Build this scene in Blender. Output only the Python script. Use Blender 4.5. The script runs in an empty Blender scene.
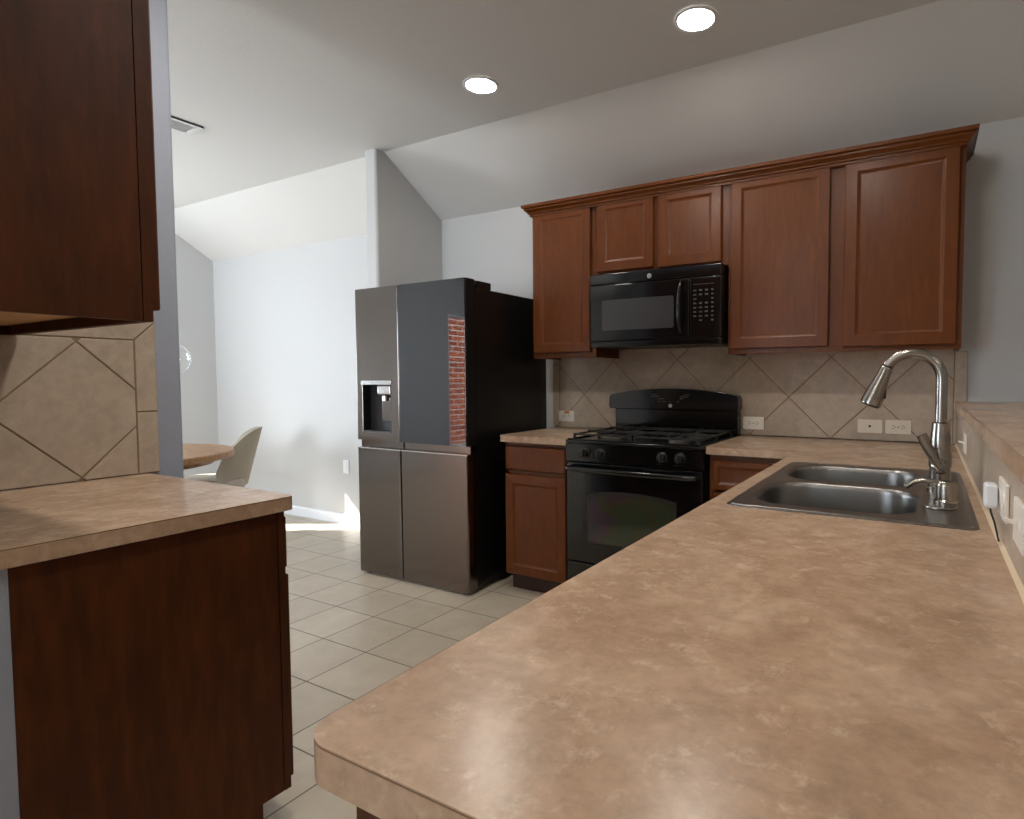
import bpy, bmesh, math, random
from mathutils import Vector, Matrix
PI = math.pi
random.seed(7)
sc = bpy.context.scene
C = sc.collection

# ------------------------------------------------------------------ camera
cam_d = bpy.data.cameras.new('camera')
cam = bpy.data.objects.new('camera', cam_d)
C.objects.link(cam)
sc.camera = cam
YAW, PITCH, ROLL, FPX = 0.5124, -0.0472, -0.0026, 592.8
fw = Vector((-math.sin(YAW) * math.cos(PITCH), math.cos(YAW) * math.cos(PITCH), math.sin(PITCH)))
r0 = Vector((math.cos(YAW), math.sin(YAW), 0))
u0 = r0.cross(fw)
rt = math.cos(ROLL) * r0 + math.sin(ROLL) * u0
up = -math.sin(ROLL) * r0 + math.cos(ROLL) * u0
M = Matrix((rt, up, -fw)).transposed().to_4x4()
M.translation = Vector((1.6734, -3.3433, 1.2317))
cam.matrix_world = M
cam_d.sensor_fit = 'HORIZONTAL'
cam_d.sensor_width = 36
cam_d.lens = FPX / 1024 * 36
cam_d.shift_x = -(592.5 - 512) / 1024
cam_d.shift_y = (407.2 - 409.5) / 1024
cam_d.clip_start = 0.02

# ------------------------------------------------------------------ world, sun, exposure
w = bpy.data.worlds.new('world')
sc.world = w
w.use_nodes = True
bg = w.node_tree.nodes['Background']
bg.inputs[0].default_value = (0.72, 0.84, 1.0, 1)
bg.inputs[1].default_value = 8.5

sun_d = bpy.data.lights.new('sun', 'SUN')
sun = bpy.data.objects.new('sun', sun_d)
C.objects.link(sun)
sun_d.energy = 30
sun_d.angle = math.radians(0.6)
sun_d.color = (1.0, 0.95, 0.86)
sdir = Vector((0.871, 0.49, -0.80)).normalized()
sun.rotation_euler = sdir.to_track_quat('-Z', 'Y').to_euler()
sun.location = (-8, -4, 6)

def area(name, loc, direction, sx, sy, power, col, shape='RECTANGLE'):
    d = bpy.data.lights.new(name, 'AREA')
    d.shape = shape
    d.size = sx
    if shape == 'RECTANGLE':
        d.size_y = sy
    d.energy = power
    d.color = col
    o = bpy.data.objects.new(name, d)
    C.objects.link(o)
    o.location = loc
    o.rotation_euler = Vector(direction).to_track_quat('-Z', 'Y').to_euler()
    return o

DAY = (0.80, 0.90, 1.0)
WARM = (1.0, 0.93, 0.85)
area('added_nook_fill', (-4.50, -2.10, 1.50), (1, 0.1, 0.45), 0.80, 1.35, 72, DAY)  # unseen area lamp added to brighten the nook
area('added_front_fill', (-1.5, -6.75, 1.5), (-0.6, 1, 0.12), 1.7, 1.4, 84, (0.86, 0.93, 1.0)).data.spread = 2.0  # unseen area lamp added to light the nook walls from the front
for lx, ly, lp in ((0.10, -2.25, 13), (1.25, -2.25, 9)):
    area('kitchen_downlight', (lx, ly, 2.735), (0, 0, -1), 0.15, 0.15, lp, WARM, 'DISK')
for lx, ly, lp in ((3.3, -2.2, 3), (3.3, -4.6, 12), (0.2, -5.2, 18)):
    area('added_living_fill', (lx, ly, 2.735), (0, 0, -1), 0.15, 0.15, lp, WARM, 'DISK')  # unseen lamps added so the floor bounce lifts the ceiling
LENS_EMISSION = 90

sc.view_settings.view_transform = 'Standard'
sc.view_settings.look = 'None'
sc.view_settings.gamma = 1
sc.view_settings.use_curve_mapping = False
sc.view_settings.exposure = 0.24

# ------------------------------------------------------------------ materials
def s2l(c):
    return tuple(((v / 255) / 12.92 if v / 255 <= 0.04045 else ((v / 255 + 0.055) / 1.055) ** 2.4) for v in c)

def mat(name, col, rough=0.5, metal=0.0, spec=0.5, coat=0.0, coat_rough=0.1, ior=None, emit=None, emit_s=0, srgb=True):
    m = bpy.data.materials.new(name)
    m.use_nodes = True
    b = m.node_tree.nodes['Principled BSDF']
    c = s2l(col) if srgb else col
    b.inputs['Base Color'].default_value = (*c, 1)
    b.inputs['Roughness'].default_value = rough
    b.inputs['Metallic'].default_value = metal
    b.inputs['Specular IOR Level'].default_value = spec
    b.inputs['Coat Weight'].default_value = coat
    b.inputs['Coat Roughness'].default_value = coat_rough
    if ior:
        b.inputs['IOR'].default_value = ior
    if emit:
        b.inputs['Emission Color'].default_value = (*emit, 1)
        b.inputs['Emission Strength'].default_value = emit_s
    return m

def nodes_of(m):
    nt = m.node_tree
    return nt, nt.nodes['Principled BSDF']

def coords(nt, scale=(1, 1, 1), loc=(0, 0, 0), rot=(0, 0, 0)):
    t = nt.nodes.new('ShaderNodeTexCoord')
    mp = nt.nodes.new('ShaderNodeMapping')
    mp.inputs['Scale'].default_value = scale
    mp.inputs['Location'].default_value = loc
    mp.inputs['Rotation'].default_value = rot
    nt.links.new(t.outputs['Object'], mp.inputs['Vector'])
    return mp

def noise(nt, vec, scale, detail=4, rough=0.55, dist=0.0):
    n = nt.nodes.new('ShaderNodeTexNoise')
    n.inputs['Scale'].default_value = scale
    n.inputs['Detail'].default_value = detail
    n.inputs['Roughness'].default_value = rough
    n.inputs['Distortion'].default_value = dist
    nt.links.new(vec.outputs[0], n.inputs['Vector'])
    return n

def ramp(nt, fac, stops):
    r = nt.nodes.new('ShaderNodeValToRGB')
    e = r.color_ramp.elements
    while len(e) < len(stops):
        e.new(0.5)
    for i, (p, c) in enumerate(stops):
        e[i].position = p
        e[i].color = (*c, 1)
    nt.links.new(fac, r.inputs[0])
    return r

def mix(nt, mode, fac, a, b):
    x = nt.nodes.new('ShaderNodeMix')
    x.data_type = 'RGBA'
    x.blend_type = mode
    if isinstance(fac, (int, float)):
        x.inputs[0].default_value = fac
    else:
        nt.links.new(fac, x.inputs[0])
    for sock, v in ((x.inputs[6], a), (x.inputs[7], b)):
        if isinstance(v, tuple):
            sock.default_value = (*v, 1)
        else:
            nt.links.new(v, sock)
    return x.outputs[2]

def bump(nt, b, height, strength, dist=0.001):
    n = nt.nodes.new('ShaderNodeBump')
    n.inputs['Strength'].default_value = strength
    n.inputs['Distance'].default_value = dist
    nt.links.new(height, n.inputs['Height'])
    nt.links.new(n.outputs[0], b.inputs['Normal'])

def wood(name, lo, mid, hi, scale=(9, 9, 0.9), rough=0.32, blotch=0.5, coat=0.08):
    m = mat(name, (0, 0, 0), rough, spec=0.28 if coat else 0.2, coat=coat, coat_rough=0.2)
    nt, b = nodes_of(m)
    v = coords(nt, scale)
    n1 = noise(nt, v, 6.0, 6, 0.6, 0.3)
    r1 = ramp(nt, n1.outputs['Fac'], [(0.25, s2l(lo)), (0.52, s2l(mid)), (0.8, s2l(hi))])
    v2 = coords(nt, (1, 1, 0.45))
    n2 = noise(nt, v2, 5.5, 3, 0.6, 0.6)
    r2 = ramp(nt, n2.outputs['Fac'], [(0.3, (1 - blotch * 0.6,) * 3), (0.7, (1.0, 1.0, 1.0))])
    nt.links.new(mix(nt, 'MULTIPLY', 1.0, r1.outputs[0], r2.outputs[0]), b.inputs['Base Color'])
    bump(nt, b, n1.outputs['Fac'], 0.08)
    return m

def stone(name, tones, rough, scale=1.0, b_str=0.0, spec=0.5, fine=0.86):
    m = mat(name, (0, 0, 0), rough, spec=spec)
    nt, b = nodes_of(m)
    v = coords(nt, (scale, scale, scale))
    n1 = noise(nt, v, 5, 8, 0.62, 0.5)
    r1 = ramp(nt, n1.outputs['Fac'], [(0.3, s2l(tones[0])), (0.5, s2l(tones[1])), (0.68, s2l(tones[2]))])
    n2 = noise(nt, v, 30, 6, 0.7, 0.2)
    r2 = ramp(nt, n2.outputs['Fac'], [(0.34, (fine,) * 3), (0.60, (1.0,) * 3)])
    c = mix(nt, 'MULTIPLY', 1.0, r1.outputs[0], r2.outputs[0])
    v3 = coords(nt, (scale * 1.2, scale * 1.2, scale), (3.1, 1.7, 0.4))
    n3 = noise(nt, v3, 15, 9, 0.78, 0.25)
    r3 = ramp(nt, n3.outputs['Fac'], [(0.54, (0, 0, 0)), (0.74, (1, 1, 1))])
    c = mix(nt, 'MIX', r3.outputs[0], c, s2l(tones[3]))
    nt.links.new(c, b.inputs['Base Color'])
    if b_str:
        bump(nt, b, n2.outputs['Fac'], b_str)
    return m

def paint(name, col, b_str=0.25, scale=130):
    m = mat(name, col, 0.62, spec=0.35)
    nt, b = nodes_of(m)
    n = noise(nt, coords(nt), scale, 3, 0.55)
    bump(nt, b, n.outputs['Fac'], b_str, 0.003)
    return m

def floor_tile(name):
    m = mat(name, (0, 0, 0), 0.36)
    nt, b = nodes_of(m)
    TS = 0.2952
    v = coords(nt, (1, 1, 1), (0.8066 + TS * 20, 1.2634 + TS * 30, 0))
    br = nt.nodes.new('ShaderNodeTexBrick')
    br.offset = 0
    br.squash = 1
    br.inputs['Scale'].default_value = 1
    br.inputs['Brick Width'].default_value = TS
    br.inputs['Row Height'].default_value = TS
    br.inputs['Mortar Size'].default_value = 0.0032
    br.inputs['Mortar Smooth'].default_value = 0.2
    br.inputs['Color1'].default_value = (*s2l((197, 186, 167)), 1)
    br.inputs['Color2'].default_value = (*s2l((187, 176, 157)), 1)
    br.inputs['Mortar'].default_value = (*s2l((98, 86, 70)), 1)
    nt.links.new(v.outputs[0], br.inputs['Vector'])
    n = noise(nt, coords(nt), 7, 6, 0.65, 0.4)
    r = ramp(nt, n.outputs['Fac'], [(0.3, (0.86, 0.84, 0.82)), (0.65, (1, 1, 1))])
    nt.links.new(mix(nt, 'MULTIPLY', 1.0, br.outputs['Color'], r.outputs[0]), b.inputs['Base Color'])
    inv = nt.nodes.new('ShaderNodeMath')
    inv.operation = 'SUBTRACT'
    inv.inputs[0].default_value = 1
    nt.links.new(br.outputs['Fac'], inv.inputs[1])
    bump(nt, b, inv.outputs[0], 0.5, 0.002)
    return m

def brick_mat(name):
    m = mat(name, (0, 0, 0), 0.8)
    nt, b = nodes_of(m)
    v = coords(nt, (1, 1, 1), (0, 0, 0), (0, -PI / 2, -PI / 2))
    t = nt.nodes.new('ShaderNodeTexCoord')
    sep = nt.nodes.new('ShaderNodeSeparateXYZ')
    cmb = nt.nodes.new('ShaderNodeCombineXYZ')
    nt.links.new(t.outputs['Object'], sep.inputs[0])
    nt.links.new(sep.outputs['Y'], cmb.inputs['X'])
    nt.links.new(sep.outputs['Z'], cmb.inputs['Y'])
    br = nt.nodes.new('ShaderNodeTexBrick')
    br.inputs['Scale'].default_value = 1
    br.inputs['Brick Width'].default_value = 0.30
    br.inputs['Row Height'].default_value = 0.105
    br.inputs['Mortar Size'].default_value = 0.011
    br.inputs['Color1'].default_value = (*s2l((212, 108, 64)), 1)
    br.inputs['Color2'].default_value = (*s2l((172, 80, 50)), 1)
    br.inputs['Mortar'].default_value = (*s2l((232, 210, 188)), 1)
    nt.links.new(cmb.outputs[0], br.inputs['Vector'])
    nt.links.new(br.outputs['Color'], b.inputs['Base Color'])
    return m

def brushed(name, col, rough, axis_scale, metal=1.0):
    m = mat(name, col, rough, metal)
    nt, b = nodes_of(m)
    n = noise(nt, coords(nt, axis_scale), 14, 4, 0.6)
    r = nt.nodes.new('ShaderNodeMapRange')
    r.inputs['To Min'].default_value = rough * 0.75
    r.inputs['To Max'].default_value = rough * 1.3
    nt.links.new(n.outputs['Fac'], r.inputs[0])
    nt.links.new(r.outputs[0], b.inputs['Roughness'])
    return m

def glass_pane(name, gloss=0.06, wavy=False):
    m = bpy.data.materials.new(name)
    m.use_nodes = True
    nt = m.node_tree
    nt.nodes.remove(nt.nodes['Principled BSDF'])
    out = nt.nodes['Material Output']
    tr = nt.nodes.new('ShaderNodeBsdfTransparent')
    gl = nt.nodes.new('ShaderNodeBsdfGlossy')
    gl.inputs['Roughness'].default_value = 0.02
    mx = nt.nodes.new('ShaderNodeMixShader')
    lwt = nt.nodes.new('ShaderNodeLayerWeight')
    pw_ = nt.nodes.new('ShaderNodeMath')
    pw_.operation = 'POWER'
    nt.links.new(lwt.outputs['Facing'], pw_.inputs[0])
    pw_.inputs[1].default_value = 4.0
    ml = nt.nodes.new('ShaderNodeMath')
    ml.operation = 'MULTIPLY_ADD'
    nt.links.new(pw_.outputs[0], ml.inputs[0])
    ml.inputs[1].default_value = 0.6
    ml.inputs[2].default_value = gloss
    nt.links.new(ml.outputs[0], mx.inputs[0])
    nt.links.new(tr.outputs[0], mx.inputs[1])
    nt.links.new(gl.outputs[0], mx.inputs[2])
    nt.links.new(mx.outputs[0], out.inputs['Surface'])
    if wavy:
        v = coords(nt, (1, 3, 18))
        n = noise(nt, v, 4, 2, 0.5, 1.0)
        r = ramp(nt, n.outputs['Fac'], [(0.36, (0.55,) * 3), (0.55, (1,) * 3)])  # noise tint added to the pane to ripple the sun patch
        nt.links.new(r.outputs[0], tr.inputs['Color'])
    return m

MAT = {}
MAT['wall'] = paint('wall_paint', (190, 190, 189))
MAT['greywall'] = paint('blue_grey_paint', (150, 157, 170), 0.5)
MAT['ceil'] = paint('ceiling_paint', (205, 203, 199), 0.3, 90)
MAT['trim'] = mat('trim_paint', (225, 226, 228), 0.4)
MAT['floor'] = floor_tile('floor_tile')
MAT['wood'] = wood('stained_maple', (87, 43, 8), (99, 50, 9), (109, 57, 13), scale=(7, 7, 1.2), blotch=0.22)
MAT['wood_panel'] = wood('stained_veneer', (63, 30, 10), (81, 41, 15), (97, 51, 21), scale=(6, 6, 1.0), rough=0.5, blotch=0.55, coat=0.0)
MAT['wood_dark'] = mat('toe_kick_wood', (58, 30, 16), 0.5)
MAT['maple'] = mat('raw_maple', (205, 160, 100), 0.5)
MAT['counter'] = stone('travertine_laminate', ((164, 134, 109), (181, 152, 126), (196, 169, 144), (209, 186, 162)), 0.25, 1.3, fine=0.80)
MAT['seam'] = mat('laminate_seam', (110, 78, 52), 0.5)
MAT['tile'] = stone('backsplash_tile', ((166, 151, 133), (177, 162, 144), (187, 173, 155), (190, 176, 159)), 0.38, 0.7, 0.1)
MAT['grout'] = mat('grout', (132, 111, 88), 0.8)
MAT['black'] = mat('black_enamel', (9, 9, 10), 0.12, spec=0.6)
MAT['blackmatte'] = mat('black_matte', (14, 14, 14), 0.45)
MAT['iron'] = mat('cast_iron', (20, 20, 20), 0.5)
MAT['burner'] = mat('burner_alloy', (120, 118, 115), 0.4, 0.8)
MAT['ovenglass'] = mat('oven_window_glass', (38, 42, 36), 0.08, spec=0.8)
nt, b = nodes_of(MAT['ovenglass'])
n_ = noise(nt, coords(nt), 5.5, 3, 0.6, 0.8)
r_ = ramp(nt, n_.outputs['Fac'], [(0.32, s2l((44, 56, 44))), (0.45, s2l((52, 50, 34))), (0.56, s2l((58, 40, 52))), (0.68, s2l((36, 48, 46)))])
nt.links.new(r_.outputs[0], b.inputs['Base Color'])
MAT['mwglass'] = mat('microwave_window_glass', (58, 58, 60), 0.15, spec=0.6)
MAT['mark'] = mat('printed_marks', (64, 66, 68), 0.5)
MAT['silver'] = mat('silver_emblem', (190, 192, 195), 0.3, 0.7)
MAT['fridge'] = brushed('dark_stainless', (114, 108, 103), 0.17, (1, 1, 40))
MAT['fridge_edge'] = mat('light_stainless_edge', (178, 178, 176), 0.25, 1.0)
MAT['instaglass'] = mat('dark_mirror_glass', (13, 18, 25), 0.015, spec=0.5, ior=1.8)
MAT['fridge_side'] = mat('fridge_side_black', (12, 12, 12), 0.35)
MAT['chrome'] = mat('chrome', (205, 205, 205), 0.12, 1.0)
MAT['nickel'] = mat('brushed_nickel', (158, 152, 144), 0.24, 1.0)
MAT['sink'] = brushed('sink_steel', (150, 148, 145), 0.30, (1, 30, 1))
MAT['darkring'] = mat('dark_rubber', (25, 25, 26), 0.5)
MAT['plate'] = mat('white_plastic', (232, 228, 218), 0.35)
MAT['ivory'] = mat('ivory_plastic', (222, 213, 196), 0.35)
MAT['slot'] = mat('slot_dark', (30, 26, 24), 0.6)
MAT['adapter'] = mat('white_adapter', (226, 230, 236), 0.35)
MAT['caulk'] = mat('caulk', (206, 186, 158), 0.5)
MAT['rust'] = mat('orange_test_label', (196, 132, 70), 0.6)
MAT['lens'] = mat('lamp_lens', (255, 255, 255), 0.5, emit=(1.0, 0.95, 0.89), emit_s=LENS_EMISSION)
MAT['tablewood'] = wood('oak_table', (136, 98, 66), (164, 124, 88), (182, 144, 106), scale=(1.0, 9, 9), rough=0.45, blotch=0.2)
MAT['fabric'] = mat('taupe_fabric', (166, 157, 143), 0.85)
MAT['fabric_dark'] = mat('shell_fabric', (158, 148, 132), 0.85)
MAT['leg'] = mat('dark_leg', (52, 40, 32), 0.5)
MAT['brick'] = brick_mat('red_brick')
MAT['ground'] = mat('patio_concrete', (170, 165, 155), 0.8)
MAT['pane'] = glass_pane('clear_pane')
MAT['ripplepane'] = glass_pane('sun_ripple_pane', wavy=True)
MAT['globe'] = glass_pane('globe_glass', 0.03)
MAT['brass'] = mat('brass', (180, 140, 80), 0.25, 1.0)
MAT['sun_block'] = mat('sun_block_sheet', (235, 236, 238), 0.7)
MAT['vent'] = mat('vent_white', (205, 205, 203), 0.5)

# ------------------------------------------------------------------ mesh helpers
class MB:
    def __init__(self):
        self.bm = bmesh.new()

    def _new(self, verts, faces):
        vs = [self.bm.verts.new(v) for v in verts]
        for f in faces:
            try:
                self.bm.faces.new([vs[i] for i in f])
            except ValueError:
                pass
        return vs

    def merge(self, other):
        me = bpy.data.meshes.new('t')
        other.to_mesh(me)
        self.bm.from_mesh(me)
        bpy.data.meshes.remove(me)
        other.free()

    def box(self, x0, x1, y0, y1, z0, z1, bev=0.0, seg=2):
        b = bmesh.new()
        bmesh.ops.create_cube(b, size=1)
        for v in b.verts:
            v.co = Vector(((x0 + x1) / 2 + v.co.x * (x1 - x0), (y0 + y1) / 2 + v.co.y * (y1 - y0), (z0 + z1) / 2 + v.co.z * (z1 - z0)))
        if bev:
            bmesh.ops.bevel(b, geom=b.edges[:], offset=bev, segments=seg, affect='EDGES', profile=0.5)
        self.merge(b)
        return self

    def prism(self, pts, axis, a0, a1, bev=0.0, seg=2):
        """polygon pts (2-D) extruded along axis: 'z' -> (x,y), 'x' -> (y,z), 'y' -> (x,z)"""
        def P(p, a):
            return {'z': (p[0], p[1], a), 'x': (a, p[0], p[1]), 'y': (p[0], a, p[1])}[axis]
        b = bmesh.new()
        n = len(pts)
        lo = [b.verts.new(P(p, a0)) for p in pts]
        hi = [b.verts.new(P(p, a1)) for p in pts]
        b.faces.new(lo)
        b.faces.new(hi)
        for i in range(n):
            b.faces.new((lo[i], lo[(i + 1) % n], hi[(i + 1) % n], hi[i]))
        bmesh.ops.recalc_face_normals(b, faces=b.faces[:])
        if bev:
            es = [e for f in b.faces if len(f.verts) == n and n > 4 or len(f.verts) == n for e in f.edges] if n != 4 else b.edges[:]
            bmesh.ops.bevel(b, geom=list(set(es)), offset=bev, segments=seg, affect='EDGES', profile=0.5)
        self.merge(b)
        return self

    def lathe(self, prof, c, axis=(0, 0, 1), n=28, cap=True):
        """prof: list of (r, h) along axis from point c"""
        q = Vector((0, 0, 1)).rotation_difference(Vector(axis).normalized())
        b = bmesh.new()
        rings = []
        for r, h in prof:
            rings.append([b.verts.new(q @ Vector((r * math.cos(2 * PI * k / n), r * math.sin(2 * PI * k / n), h)) + Vector(c)) for k in range(n)])
        for i in range(len(rings) - 1):
            for k in range(n):
                b.faces.new((rings[i][k], rings[i][(k + 1) % n], rings[i + 1][(k + 1) % n], rings[i + 1][k]))
        if cap:
            b.faces.new(rings[0][::-1])
            b.faces.new(rings[-1])
        bmesh.ops.recalc_face_normals(b, faces=b.faces[:])
        self.merge(b)
        return self

    def tube(self, pts, rad, n=14, cap=True, flat=1.0):
        """swept circle; rad number or list"""
        pts = [Vector(p) for p in pts]
        rr = rad if isinstance(rad, (list, tuple)) else [rad] * len(pts)
        b = bmesh.new()
        rings = []
        prev = None
        for i, p in enumerate(pts):
            t = (pts[min(i + 1, len(pts) - 1)] - pts[max(i - 1, 0)]).normalized()
            if prev is None:
                a = Vector((0, 0, 1)) if abs(t.z) < 0.9 else Vector((0, 1, 0))
                nrm = (a - t * a.dot(t)).normalized()
            else:
                nrm = (prev - t * prev.dot(t)).normalized()
            prev = nrm
            bn = t.cross(nrm)
            rings.append([b.verts.new(p + rr[i] * (math.cos(2 * PI * k / n) * nrm + flat * math.sin(2 * PI * k / n) * bn)) for k in range(n)])
        for i in range(len(rings) - 1):
            for k in range(n):
                b.faces.new((rings[i][k], rings[i][(k + 1) % n], rings[i + 1][(k + 1) % n], rings[i + 1][k]))
        if cap:
            b.faces.new(rings[0][::-1])
            b.faces.new(rings[-1])
        bmesh.ops.recalc_face_normals(b, faces=b.faces[:])
        self.merge(b)
        return self

    def quad(self, a, b, c, d):
        self._new([a, b, c, d], [(0, 1, 2, 3)])
        return self

    def build(self, name, material, parent=None, smooth=35):
        me = bpy.data.meshes.new(name)
        if parent is not None:
            off = Vector((0, 0, 0))
            p = parent
            while p is not None:
                off += p.location
                p = p.parent
            bmesh.ops.translate(self.bm, verts=self.bm.verts[:], vec=-off)
        self.bm.to_mesh(me)
        self.bm.free()
        o = bpy.data.objects.new(name, me)
        C.objects.link(o)
        o.parent = parent
        me.materials.append(material)
        if smooth:
            for p in me.polygons:
                p.use_smooth = True
            me.set_sharp_from_angle(angle=math.radians(smooth))
            wn = o.modifiers.new('weighted', 'WEIGHTED_NORMAL')
            wn.keep_sharp = True
        return o

def tag(o, label, cat, group=None):
    o['label'] = label
    o['category'] = cat
    if group:
        o['group'] = group
    return o

def thing(name, label, cat, loc, group=None, rz=0):
    o = bpy.data.objects.new(name, None)
    C.objects.link(o)
    o.location = loc
    o.rotation_euler = (0, 0, rz)
    o.empty_display_size = 0.1
    return tag(o, label, cat, group)

def struct(o, label=None):
    o['kind'] = 'structure'
    if label:
        o['label'] = label
    return o

def copy_tree(o, parent=None, delta=None):
    c = o.copy()
    C.objects.link(c)
    if parent:
        c.parent = parent
    if delta:
        c.location = Vector(o.location) + Vector(delta)
    for ch in list(o.children):
        copy_tree(ch, c)
    return c

def rrect(x0, x1, y0, y1, r, n=8):
    pts = []
    rs = r if isinstance(r, (list, tuple)) else (r,) * 4      # order: x1y1, x0y1, x0y0, x1y0
    for (cx, cy, a0), q in zip(((x1, y1, 0), (x0, y1, 90), (x0, y0, 180), (x1, y0, 270)), rs):
        sx = -1 if cx == x1 else 1
        sy = -1 if cy == y1 else 1
        if q <= 0:
            pts.append((cx, cy))
            continue
        for k in range(n + 1):
            a = math.radians(a0 + 90 * k / n)
            pts.append((cx + sx * q + q * math.cos(a), cy + sy * q + q * math.sin(a)))
    return pts

def apply_bool(o, cutters):
    for c in cutters:
        md = o.modifiers.new('b', 'BOOLEAN')
        md.operation = 'DIFFERENCE'
        md.solver = 'EXACT'
        md.object = c
    bpy.context.view_layer.update()
    dg = bpy.context.evaluated_depsgraph_get()
    me = bpy.data.meshes.new_from_object(o.evaluated_get(dg))
    o.modifiers.clear()
    o.data = me
    wn = o.modifiers.new('weighted', 'WEIGHTED_NORMAL')
    wn.keep_sharp = True
    for c in cutters:
        bpy.data.objects.remove(c)

def text_mesh(name, txt, size, mtx, material, parent):
    cu = bpy.data.curves.new(name, 'FONT')
    cu.body = txt
    cu.size = size
    cu.align_x = 'CENTER'
    cu.align_y = 'CENTER'
    cu.extrude = 0.0002
    t = bpy.data.objects.new(name, cu)
    C.objects.link(t)
    bpy.context.view_layer.update()
    dg = bpy.context.evaluated_depsgraph_get()
    me = bpy.data.meshes.new_from_object(t.evaluated_get(dg))
    bpy.data.objects.remove(t)
    me.transform(mtx)
    off = Vector((0, 0, 0))
    p = parent
    while p is not None:
        off += p.location
        p = p.parent
    me.transform(Matrix.Translation(-off))
    me.materials.clear()
    me.materials.append(material)
    o = bpy.data.objects.new(name, me)
    C.objects.link(o)
    o.parent = parent
    return o

# ------------------------------------------------------------------ the room
XL, XR, YF = -4.535, 4.6, -6.8
CZ, SPR, KNEE = 2.74, 2.412, -0.53
WT = 0.12
floor_o = MB().box(XL - WT, XR + WT, YF - WT, WT, -0.1, 0).build('floor', MAT['floor'], smooth=0)
struct(floor_o, 'beige square ceramic tile floor with dark grout')

# ceiling: flat part plus slope down to the back wall, one shell with thickness
cpts = [(YF - WT, CZ), (KNEE, CZ), (0.0, SPR), (WT, SPR - WT * 0.62), (WT, CZ + 0.25), (YF - WT, CZ + 0.25)]
struct(MB().prism(cpts, 'x', XL - WT, XR + WT).build('ceiling', MAT['ceil'], smooth=0), 'pale textured ceiling with a slope down to the back wall')

struct(MB().box(XL - WT, XR + WT, 0, WT, 0, SPR).build('wall_back', MAT['wall'], smooth=0))
struct(MB().box(XR, XR + WT, YF, 0, 0, CZ).build('wall_right', MAT['wall'], smooth=0))
# front wall with an unseen window opening, added for its light
fwm = MB()
fwm.box(XL, -2.4, YF - WT, YF, 0, CZ).box(-0.6, XR, YF - WT, YF, 0, CZ).box(-2.4, -0.6, YF - WT, YF, 0, 0.75).box(-2.4, -0.6, YF - WT, YF, 2.25, CZ)
struct(fwm.build('wall_front', MAT['wall'], smooth=0))
# left wall with three openings: glazed door strip, added nook window, patio door
lw = MB()
def lwall(y0, y1, z0, z1):
    lw.box(XL - WT, XL, y0, y1, z0, z1)
DOOR = (-1.56, -1.06)
WIN = (-2.55, -1.65)
PAT = (-6.45, -4.95)
lwall(DOOR[1], 0, 0, CZ)
lwall(DOOR[0], DOOR[1], 2.12, CZ)
lwall(WIN[1], DOOR[0], 0, CZ)
lwall(WIN[0], WIN[1], 0, 0.75)
lwall(WIN[0], WIN[1], 2.25, CZ)
lwall(PAT[1], WIN[0], 0, CZ)
lwall(PAT[0], PAT[1], 2.22, CZ)
lwall(YF, PAT[0], 0, CZ)
struct(lw.build('wall_left', MAT['wall'], smooth=0))

def opening(name, axis, a0, a1, z0, z1, pos, pane, fr=0.04):
    """framed pane set in a wall opening; axis 'y' runs along the left wall, 'x' along the front wall"""
    f = MB()
    def bx(p0, p1, q0, q1, d0, d1):
        if axis == 'y':
            f.box(pos - d1, pos - d0, p0, p1, q0, q1, 0.003)
        else:
            f.box(p0, p1, pos - d1, pos - d0, q0, q1, 0.003)
    bx(a0, a0 + fr, z0, z1, 0.03, 0.09)
    bx(a1 - fr, a1, z0, z1, 0.03, 0.09)
    bx(a0 + fr, a1 - fr, z0, z0 + fr, 0.03, 0.09)
    bx(a0 + fr, a1 - fr, z1 - fr, z1, 0.03, 0.09)
    root = struct(f.build(name, MAT['trim']))
    g = MB()
    if axis == 'y':
        g.box(pos - 0.063, pos - 0.058, a0 + fr, a1 - fr, z0 + fr, z1 - fr)
    else:
        g.box(a0 + fr, a1 - fr, pos - 0.063, pos - 0.058, z0 + fr, z1 - fr)
    g.build('pane', MAT[pane], root, smooth=0)
    return root
opening('door_1', 'y', DOOR[0], DOOR[1], 0.0, 2.12, XL, 'ripplepane', 0.03)
w1 = opening('added_window_1', 'y', WIN[0], WIN[1], 0.75, 2.25, XL, 'pane')  # unseen opening added to go with the nook fill lamp
MB().box(XL - 0.026, XL - 0.022, WIN[0] + 0.01, WIN[1] - 0.01, 0.76, 2.24).build('sun_block_sheet', MAT['sun_block'], w1, smooth=0)  # opaque sheet added to keep the sun out of this opening
opening('door_2', 'y', PAT[0], PAT[1], 0.0, 2.22, XL, 'pane', 0.05)
opening('added_window_2', 'x', -2.4, -0.6, 0.75, 2.25, YF, 'pane')  # unseen opening added to bring light towards the nook

# stub wall that closes the fridge alcove
st = MB().prism(rrect(-1.594, -1.49, -0.602, 0.0, (0, 0, 0.018, 0.018)), 'z', 0, CZ)
wa = struct(st.build('wall_alcove', MAT['wall'], smooth=50))
# small wall pieces carrying the left-hand cabinets
pw = MB().prism(rrect(-0.77, -0.65, -3.07, -2.21, (0.018, 0.018, 0, 0)), 'z', 0, CZ)
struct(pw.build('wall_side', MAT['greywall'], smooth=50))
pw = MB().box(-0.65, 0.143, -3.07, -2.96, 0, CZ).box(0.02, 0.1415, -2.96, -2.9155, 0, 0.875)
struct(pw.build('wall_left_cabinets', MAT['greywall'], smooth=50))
# half wall of the peninsula
struct(MB().box(1.818, 1.945, -3.06, 0, 0, 1.083).build('wall_peninsula', MAT['wall'], smooth=0))
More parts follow.
